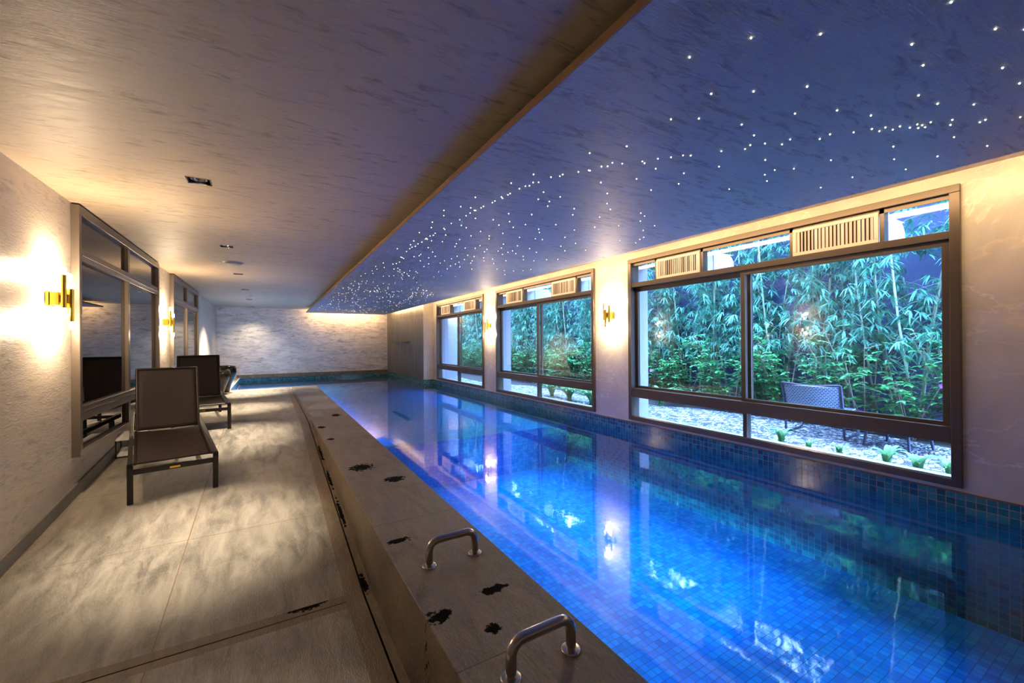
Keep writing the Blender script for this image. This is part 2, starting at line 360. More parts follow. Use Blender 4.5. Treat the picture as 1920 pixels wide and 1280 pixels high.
b = MB()   # deck: level near the camera, a ramp, level again
ys = [YN, 2.495, 2.575, 2.6, 2.665, 6.6, 12.0]
def ramp_quad(b, x0, x1, y0, y1, dz=0.0):
    b.quad((x0, y0, deck_z(y0) + dz), (x1, y0, deck_z(y0) + dz), (x1, y1, deck_z(y1) + dz), (x0, y1, deck_z(y1) + dz))
for y0, y1 in ((YN, 2.53), (2.66, 6.6), (6.6, 11.9)): ramp_quad(b, XL, 0.39, y0, y1)
b.quad((XL, 11.9, 0.39), (-0.80, 11.9, 0.39), (-0.80, YB, 0.39), (XL, YB, 0.39))
struct(b.build('floor', 'deck_slate'), 'grey slate tiled deck along the pool, rising in a gentle ramp', 'floor')
b = MB()   # slot-drain borders with their slits
for y0, y1 in ((YN, 2.53), (2.53, 2.6), (2.6, 2.66), (2.66, 6.6), (6.6, 11.9)):
    ramp_quad(b, 0.39, 0.487, y0, y1); ramp_quad(b, 0.497, 0.54, y0, y1)
ramp_quad(b, XL, 0.39, 2.53, 2.592); ramp_quad(b, XL, 0.39, 2.600, 2.66)
b.quad((-0.80, 11.9, 0.391), (1.09, 11.9, 0.391), (1.09, 12.02, 0.391), (-0.80, 12.02, 0.391))
struct(b.build('floor_drain_border', 'strip_slate'), 'brown stone border strips with dark drain slits in the deck', 'drain border')
b = MB().box(XL, 0.54, YN, 2.6, -0.12, -0.06)
b.add([(XL, 2.6, -0.06), (0.54, 2.6, -0.06), (0.54, 6.6, 0.35), (XL, 6.6, 0.35)], [(0, 1, 2, 3)]); b.quad((XL, 6.6, 0.35), (0.54, 6.6, 0.35), (0.54, 11.9, 0.35), (XL, 11.9, 0.35))
struct(b.build('floor_slab', 'black_plastic'), 'dark bed of the drain slits under the deck', 'floor bed')
# raised coping along the pool
CX = lambda y: 1.06 + 0.003 * y
b = MB().add([(0.54, YN, -0.1), (CX(YN), YN, -0.1), (CX(12.02), 12.02, -0.1), (0.54, 12.02, -0.1), (0.54, YN, 0.39), (CX(YN), YN, 0.39), (CX(12.02), 12.02, 0.39), (0.54, 12.02, 0.39)],
             [(0, 3, 2, 1), (4, 5, 6, 7), (0, 1, 5, 4), (1, 2, 6, 5), (2, 3, 7, 6), (3, 0, 4, 7)])
struct(b.build('pool_coping', 'coping_slate', bevel=0.004), 'raised dark slate coping wall between the deck and the pool', 'coping')
# pool basin
ZD, ZSH, YSH = -0.50, 0.13, 5.46
b = MB()
x0, x1 = 1.10, XW
b.quad((x0, YN, ZD), (x1, YN, ZD), (x1, YN, 0.405), (x0, YN, 0.405))
b.quad((x0 - 0.03, YN, ZD), (x0 - 0.03, 12.0, ZD), (x0 - 0.03, 12.0, 0.36), (x0 - 0.03, YN, 0.36))
b.quad((x1, YN, ZD), (x1, 11.9, ZD), (x1, 11.9, 0.40), (x1, YN, 0.40))
b.quad((XS, 11.9, ZD), (x1, 11.9, ZD), (x1, 11.9, 0.40), (XS, 11.9, 0.40))
b.quad((XS, 11.9, ZD), (XS, YB, ZD), (XS, YB, 0.40), (XS, 11.9, 0.40))
b.quad((-0.8, YB - 0.0, ZD), (XS, YB, ZD), (XS, YB, 0.37), (-0.8, YB, 0.37))
b.quad((-0.8, 12.0, ZD), (-0.8, YB, ZD), (-0.8, YB, 0.38), (-0.8, 12.0, 0.38))
b.quad((-0.8, 12.0, ZD), (x0, 12.0, ZD), (x0, 12.0, 0.385), (-0.8, 12.0, 0.385))
struct(b.build('pool_wall', 'tiles', uv=True), 'teal and green mosaic tiled sides of the pool', 'pool wall')
b = MB(); b.quad((x0 - 0.03, YN, ZD), (x1, YN, ZD), (x1, YSH, ZD), (x0 - 0.03, YSH, ZD))
b.quad((x0 - 0.03, YSH, ZD), (x1, YSH, ZD), (x1, YSH, ZSH), (x0 - 0.03, YSH, ZSH))
b.quad((x0 - 0.03, YSH, ZSH), (x1, YSH, ZSH), (x1, 12.0, ZSH), (x0 - 0.03, 12.0, ZSH))
b.quad((-0.8, 12.0, ZSH), (x1, 12.0, ZSH), (x1, YB, ZSH), (-0.8, YB, ZSH))
struct(b.build('pool_floor', 'floor_tiles', uv=True), 'blue mosaic pool floor with a raised shallow part at the far end', 'pool floor')
b = MB(); b.quad((x0 - 0.03, YN, ZW), (x1, YN, ZW), (x1, 12.0, ZW), (x0 - 0.03, 12.0, ZW)); b.quad((-0.8, 12.0, ZW), (x1, 12.0, ZW), (x1, YB, ZW), (-0.8, YB, ZW))
struct(b.build('pool_water', 'water'), 'still clear blue pool water mirroring the windows', 'water')

# left wall, end wall, wall behind the camera
struct(MB().box(XL - 0.25, XL, YN, YB, -0.2, 3.0).build('wall_left', 'left_plaster'), 'beige trowelled plaster wall beside the loungers', 'wall')
b = MB().box(XL - 0.25, XW + 0.3, YB, YB + 0.25, 0.37, 3.0).box(XL - .25, XW + .3, YB + .012, YB + .25, -.7, .37)
struct(b.build('wall_end', 'end_marble'), 'pale streaked marble wall at the far end of the pool', 'wall')
struct(MB().box(XL - 0.25, XW + 0.3, YN - 0.25, YN, -0.7, 3.0).build('wall_back', 'left_plaster'), 'plaster wall behind the camera', 'wall')
struct(MB().box(-0.88, XS, YB - 0.03, YB, 0.365, 0.48).build('trim_1', 'strip_slate', bevel=0.004), 'brown stone strip at the foot of the end wall', 'trim')
b = MB()
for y0, y1 in ((YN, 2.6), (2.6, 6.6), (6.6, YB)):
    z0, z1 = deck_z(y0), deck_z(y1); b.add([(XL, y0, z0), (XL + .018, y0, z0), (XL + .018, y1, z1), (XL, y1, z1), (XL, y0, z0 + .1), (XL + .018, y0, z0 + .1), (XL + .018, y1, z1 + .1), (XL, y1, z1 + .1)],
          [(0, 3, 2, 1), (4, 5, 6, 7), (0, 1, 5, 4), (1, 2, 6, 5), (2, 3, 7, 6), (3, 0, 4, 7)])
struct(b.build('baseboard_left', 'skirt_slate'), 'dark slate skirting along the plaster wall', 'baseboard')

# window wall with three openings
WIN = [(0.93, 4.04), (4.77, 7.85), (8.51, 11.50)]; WZ0, WZ1 = 0.44, 2.60
b = MB(); prev = YN
for y0, y1 in WIN:
    b.box(XW, XW + 0.3, prev, y0, 0.40, 3.0); b.box(XW, XW + 0.3, y0, y1, 0.40, WZ0); b.box(XW, XW + 0.3, y0, y1, WZ1, 3.0); prev = y1
b.box(XW, XW + 0.3, prev, 11.9, 0.40, 3.0)
struct(b.build('wall_right', 'onyx'), 'beige veined stone wall with the three garden windows', 'wall')
struct(MB().box(XW + .012, XW + 0.3, YN, YB, -0.7, 0.399).build('wall_right_base', 'reveal_render'), 'concrete base under the window wall', 'wall')
b = MB(); prev = YN
for y0, y1 in WIN:
    b.box(XW + 0.3, XW + 0.33, prev, y0, 0.30, 3.1); b.box(XW + 0.1, XW + 0.33, y1 - 0.004, y1 - 0.001, WZ0, WZ1); prev = y1
    b.box(XW + 0.3, XW + 0.33, y0, y1, 0.30, WZ0); b.box(XW + 0.3, XW + 0.33, y0, y1, WZ1, 3.1)
b.box(XW + 0.3, XW + 0.33, prev, 22, 0.30, 3.1)
b.box(XW + 0.33, 5.05, 11.9, 12.3, 0.3, 3.1)
struct(b.build('wall_right_outside', 'reveal_render'), 'pale rendered outer face of the window wall', 'wall')
struct(MB().box(XS, XW, 11.9, YB, 0.40, 3.0).build('wall_right_end', 'stone_slabs'), 'grey stone slab wall standing forward of the window wall', 'wall')
struct(MB().box(XS, XW, 11.88, 11.9, 0.40, 3.0).build('wall_right_return', 'onyx'), 'veined stone return beside the farthest window', 'wall')
b = MB(); rr = random.Random(3); y = YN
while y < 11.8:
    w = rr.uniform(0.05, 0.14); h = rr.uniform(0.004, 0.016); b.box(XW - rr.uniform(0.004, 0.012), XW, y, min(y + w, 11.88), 0.402 - h, 0.404); y += w
struct(b.build('trim_2', 'strip_slate'), 'rough brown mortar edge between mosaic and window wall', 'trim')

# plaster ceiling with square openings for the downlights
DLX, DL = -0.43, [-1.0, 1.41, 3.785, 6.16, 8.49, 10.87, 13.2, 15.6]; HS = 0.068
b = MB(); A0, A1 = DLX - HS, DLX + HS
b.quad((XL, YN, ZC), (A0, YN, ZC), (A0, YB, ZC), (XL, YB, ZC)); b.quad((A1, YN, ZC), (XW, YN, ZC), (XW, YB, ZC), (A1, YB, ZC)); prev = YN
for y in DL: b.quad((A0, prev, ZC), (A1, prev, ZC), (A1, y - HS, ZC), (A0, y - HS, ZC)); prev = y + HS
b.quad((A0, prev, ZC), (A1, prev, ZC), (A1, YB, ZC), (A0, YB, ZC))
struct(b.build('ceiling', 'ceiling_plaster'), 'warm brown trowelled plaster ceiling over the deck', 'ceiling')
struct(MB().box(XL - 0.25, XW + 0.33, YN - 0.25, YB + 0.25, 3.0, 3.15).build('roof_slab', 'reveal_render'), 'concrete slab above the pool hall', 'roof slab')
# floating panel over the pool
PL = lambda y: 1.02 + 0.007 * y
PR = lambda y: 3.65 + 0.006 * y
YP0, YP1 = YN + 0.4, 15.7
def prism(b, xl0, xr0, y0, xl1, xr1, y1, z0, z1):
    return b.add([(xl0, y0, z0), (xr0, y0, z0), (xr1, y1, z0), (xl1, y1, z0), (xl0, y0, z1), (xr0, y0, z1), (xr1, y1, z1), (xl1, y1, z1)],
                 [(0, 3, 2, 1), (4, 5, 6, 7), (0, 1, 5, 4), (1, 2, 6, 5), (2, 3, 7, 6), (3, 0, 4, 7)])
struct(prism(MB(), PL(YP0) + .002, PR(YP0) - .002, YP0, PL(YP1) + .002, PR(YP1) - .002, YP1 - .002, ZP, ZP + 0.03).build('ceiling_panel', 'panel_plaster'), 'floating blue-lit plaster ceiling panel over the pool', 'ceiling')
b = MB(); prism(b, PL(YP0) - .004, PL(YP0) + .002, YP0, PL(YP1) - .004, PL(YP1) + .002, YP1, ZP + 0.001, ZP + 0.036)
prism(b, PR(YP0) - .002, PR(YP0) + .003, YP0, PR(YP1) - .002, PR(YP1) + .003, YP1, ZP + 0.001, ZP + 0.036)
prism(b, PL(YP1), PR(YP1), YP1 - .002, PL(YP1), PR(YP1), YP1 + .004, ZP + 0.001, ZP + 0.036)
struct(b.build('trim_3', 'panel_edge'), 'thin orange-brown edge strip around the floating ceiling panel', 'trim')
struct(MB().box(1.42, 3.3, YP0 + 0.3, YP1 - 0.45, ZP + 0.03, ZC).build('ceiling_panel_core', 'dark_core'), 'hidden carrier between ceiling and floating panel', 'ceiling')

# ---------------------------------------------------------------- garden windows
def rect_frame(b, xa, xb, y0, y1, z0, z1, w, wb=None, wt=None):
    wb = w if wb is None else wb; wt = w if wt is None else wt
    b.box(xa, xb, y0, y1, z0, z0 + wb); b.box(xa, xb, y0, y1, z1 - wt, z1); b.box(xa, xb, y0, y0 + w, z0 + wb, z1 - wt); b.box(xa, xb, y1 - w, y1, z0 + wb, z1 - wt)
    return b
SEEN = ['near', 'middle', 'far']; TR = 2.225
for k, (a, c) in enumerate(WIN):
    y0, y1 = a - 0.02, c + 0.02
    b = rect_frame(MB(), 4.235, 4.272, y0, y1, WZ0 - .005, WZ1 + .005, 0.055)
    rect_frame(b, 4.272, 4.40, a, c, WZ0, WZ1, 0.022)
    w = struct(b.build('window_%d' % (k + 1), 'bronze_frame', bevel=0.003), 'bronze aluminium sliding window, the %s one of the garden windows' % {'near': 'largest', 'middle': 'middle', 'far': 'smallest looking'}[SEEN[k]], 'window')
    MB().box(4.245, 4.40, a + .035, c - .035, TR, TR + 0.058).build('transom_bar', 'bronze_frame', w, bevel=0.003)
    ym = (a + c) / 2 - 0.01
    MB().box(4.242, 4.40, a + .035, c - .035, 0.745, 0.865).build('lower_rail', 'bronze_frame', w, bevel=0.004)
    # sliding sashes: the one nearer the camera runs in front
    rect_frame(MB(), 4.275, 4.315, a + .035, ym + 0.045, 0.865, TR, 0.05, 0.03, 0.045).build('sash', 'bronze_frame', w, bevel=0.003)
    rect_frame(MB(), 4.335, 4.375, ym - 0.03, c - .022, 0.865, TR, 0.045, 0.03, 0.055).build('sash', 'bronze_frame', w, bevel=0.003)
    MB().box(4.290, 4.296, a + .08, ym, 0.89, TR - .04).build('window_pane', 'clear_glass', w)
    MB().box(4.352, 4.358, ym, c - .06, 0.89, TR - .05).build('window_pane', 'clear_glass', w)
    MB().box(4.26, 4.34, ym - .02, ym + .02, WZ0 + .04, 0.745).build('mullion', 'bronze_frame', w)
    MB().box(4.300, 4.306, a + .03, ym - .02, WZ0 + .04, 0.745).build('window_pane', 'clear_glass', w)
    MB().box(4.300, 4.306, ym + .02, c - .03, WZ0 + .04, 0.745).build('window_pane', 'clear_glass', w)
    MB().box(4.258, 4.274, a + .035, c - .035, WZ0 + .048, WZ0 + .056).build('sill_track', 'chrome', w)
    g = [(a + 2.05, a + 2.67), (a + .44, a + 1.08)]
    b = MB()
    for p in (g[0][0] - .03, g[0][1], g[1][0] - .03, g[1][1]): b.box(4.275, 4.36, p, p + .03, TR + .058, WZ1 - .04)
    b.box(4.275, 4.29, a + .03, c - .03, WZ1 - .085, WZ1 - .04)
    b.build('transom_post', 'bronze_frame', w)
    for p, q in ((a + .02, g[1][0] - .03), (g[1][1] + .03, g[0][0] - .03), (g[0][1] + .03, c - .02)):
        MB().box(4.315, 4.321, p, q, TR + .058, WZ1 - .03).build('window_pane', 'clear_glass', w)
    for j, (p, q) in enumerate(g):
        e = empty('vent_grille', (4.27, (p + q) / 2, (TR + .06 + 2.53) / 2)); L, Hh = q - p - .005, 0.245
        tag(e, 'cream louvred vent grille in the %s garden window, towards its %s end' % (SEEN[k], ('far', 'near')[j]), 'vent grille', 'cream vent grilles in the window transoms')
        rect_frame(MB(), -.012, .01, -L / 2, L / 2, -Hh / 2, Hh / 2, .03).build('frame', 'vent_cream', e, bevel=0.003)
        b = MB(); n = 20
        for i in range(n):
            yy = -L / 2 + .045 + (L - .09) * i / (n - 1); dv = rr.uniform(-.3, .3)
            b.bar((-.002, yy, -Hh / 2 + .028), (-.002, yy, Hh / 2 - .028), .004, .025, up=(math.cos(1.1 + dv), math.sin(1.1 + dv), 0))
        b.build('louvre', 'vent_cream', e)
        MB().box(.012, .016, -L / 2 + .02, L / 2 - .02, -Hh / 2 + .02, Hh / 2 - .02).build('backing', 'black_plastic', e)
        h = empty('exhaust_hood', (4.62, (p + q) / 2, 2.44))
        tag(h, 'white rounded exhaust hood outside the %s garden window, behind its %s' % (SEEN[k], ('far vent grille', 'near vent grille')[j]), 'exhaust hood', 'white exhaust hoods outside the windows')
        b = MB(); pr = [(-.02, -.16), (.25, -.16)] + [(.25 + .14 * math.sin(t * math.pi / 8), -.02 - .14 * math.cos(t * math.pi / 8)) for t in range(1, 8)] + [(.39, .12), (-.02, .12)]
        m = len(pr); b.add([(x, -L / 2 + .05, z) for x, z in pr] + [(x, L / 2 - .05, z) for x, z in pr], [tuple(range(m))[::-1], tuple(range(m, 2 * m))] + [(i, (i + 1) % m, m + (i + 1) % m, m + i) for i in range(m)])
        b.build('hood', 'white_paint', h); MB().box(-.20, -.02, -L / 2 + .06, L / 2 - .06, -.12, .09).build('duct', 'white_paint', h)
struct(MB().box(XW + .33, 4.72, YN, 20, 2.86, 3.0).build('trim_4', 'reveal_render'), 'concrete eave above the garden windows', 'trim')

# ---------------------------------------------------------------- dark windows of the left wall
for k, (a, c) in enumerate(((4.86, 7.85), (8.93, 11.86))):
    z0, z1 = 0.555, 2.685; x = XL
    b = rect_frame(MB(), x, x + 0.055, a, c, z0, z1, 0.055, .06, .075)
    w = struct(b.build('window_%d' % (k + 4), 'grey_frame', bevel=0.003), ('grey framed dark mirroring window beside the front lounger', 'grey framed dark mirroring window behind the rear lounger')[k], 'window')
    ym = (a + c) / 2
    MB().box(x, x + .048, a + .055, c - .055, 2.22, 2.325).build('transom_bar', 'grey_frame', w, bevel=0.003)
    MB().box(x, x + .060, a + .055, c - .055, 2.262, 2.268).build('track', 'chrome', w)
    MB().box(x, x + .048, a + .055, c - .055, 0.85, 0.975).build('lower_rail', 'grey_frame', w, bevel=0.003)
    MB().box(x, x + .062, a + .055, c - .055, 0.925, 0.931).build('track', 'chrome', w)
    MB().box(x, x + .045, ym - .035, ym + .035, z0 + .06, z1 - .07).build('mullion', 'grey_frame', w, bevel=0.003)
    for zz0, zz1 in ((z0 + .06, .85), (.975, 2.22), (2.325, z1 - .075)):
        MB().box(x, x + .014, a + .055, ym - .035, zz0, zz1).build('window_pane', 'dark_glass', w)
        MB().box(x, x + .014, ym + .035, c - .055, zz0, zz1).build('window_pane', 'dark_glass', w)
    MB().box(x + .045, x + .056, a + .062, a + .075, 1.02, 1.13).build('window_handle', 'chrome', w)

# ---------------------------------------------------------------- wall lamps
def sconce(loc, rz, label, power=13):
    e = empty('wall_sconce', loc, rz); tag(e, label, 'wall lamp', 'brass wall lamps with glowing rods')
    MB().box(0, .022, -.05, .05, -.055, .055).build('wall_plate', 'brass', e, bevel=0.003)
    MB().box(.022, .075, -.045, .045, -.05, .05).build('housing', 'brass', e, bevel=0.004)
    for z in (.03, -.03): MB().bar((.07, 0, z), (.115, 0, z), .075, .008).build('bracket', 'brass', e)
    for i, (x, y, dz) in enumerate(((.10, -.048, .055), (.125, .0, -.045), (.10, .048, .02))):
        r = MB().tube([(x, y, dz - .125), (x, y, dz + .125)], .0165, 16).build('rod', 'brass', e)
        for s in (-1, 1):
            MB().tube([(x, y, dz + s * .125), (x, y, dz + s * .17), (x, y, dz + s * .183)], [.0155, .0155, .010], 16).build('glass_tip', 'bulb_glow', r)
    for s in (-1, 1):
        d = Matrix.Rotation(rz, 4, 'Z') @ Vector((.085, 0, s * .20))
        light('sconce_light', 'POINT', Vector(loc) + d, power, (1, .74, .46), shadow_soft_size=.03)
sconce((XL, 4.44, 1.85), 0, 'brass wall lamp beside the near edge of the front dark window')
sconce((XL, 8.40, 1.85), 0, 'brass wall lamp between the two dark windows, above the rear lounger')
sconce((XW, 4.40, 1.87), math.pi, 'brass wall lamp on the stone pier beside the largest garden window', 10)
sconce((XW, 8.18, 1.87), math.pi, 'brass wall lamp on the pier between the middle and farthest garden windows', 9)

# ---------------------------------------------------------------- ceiling fittings
DLAB = {3.785: 'square recessed ceiling downlight above the open deck, the biggest in view', 6.16: 'square ceiling downlight just on the camera side of the round vent',
        8.49: 'small square ceiling downlight just beyond the round vent', 10.87: 'tiny square ceiling downlight just before the white ceiling sensor',
        13.2: 'tiny square ceiling downlight just beyond the white ceiling sensor', 15.6: 'tiny square ceiling downlight closest to the end wall', 1.41: 'square ceiling downlight above the near deck', -1.0: 'square ceiling downlight behind the camera'}
for y in DL:
    if y > 3:
        e = empty('ceiling_downlight', (DLX, y, ZC)); tag(e, DLAB[y], 'downlight', 'square downlights over the deck')
        rect_frame(MB(), -.0, .0, 0, 0, 0, 0, 0)
        b = MB(); q = HS
        b.box(-q - .006, q + .006, -q - .006, -q, -.003, .0); b.box(-q - .006, q + .006, q, q + .006, -.003, .0); b.box(-q - .006, -q, -q, q, -.003, .0); b.box(q, q + .006, -q, q, -.003, .0)
        b.build('trim_ring', 'chrome', e)
        b = MB(); b.box(-q, -q + .002, -q, q, 0, .09).box(q - .002, q, -q, q, 0, .09).box(-q, q, -q, -q + .002, 0, .09).box(-q, q, q - .002, q, 0, .09).box(-q, q, -q, q, .09, .095)
        b.build('housing', 'black_plastic', e)
        MB().lathe([(.054, .012), (.05, .03), (.036, .055), (.015, .066), (.001, .068)], 24).build('reflector', 'chrome', e)
        MB().lathe([(.0, .030), (.014, .031), (.018, .045), (.001, .06)], 16).build('lamp', 'lamp_glow', e)
    light('downlight_beam', 'SPOT', (DLX, y, ZC - .012), (45 if y > 15 else 650 if y > 13 else 230) if y > 3 else 90, (1, .84, .60), (0, 0, 0), spot_size=math.radians(110 if y > 13 else 44), spot_blend=1.0, shadow_soft_size=.035)
e = empty('ceiling_vent', (-.43, 7.32, ZC)); tag(e, 'round grey ceiling vent between two square downlights', 'ceiling vent')
MB().lathe([(.001, -.035), (.09, -.035), (.10, -.025), (.10, -.018)], 28).build('disc', 'white_paint', e); MB().lathe([(.13, -.0), (.125, -.012), (.11, -.012), (.08, -.003)], 28).build('collar', 'white_paint', e)
o = MB().box(-.03, .03, -.03, .03, -.035, 0).build('motion_sensor', 'white_plastic', bevel=.006); o.location = (-.36, 12.15, ZC); tag(o, 'tiny white box sensor on the ceiling between far downlights', 'sensor')

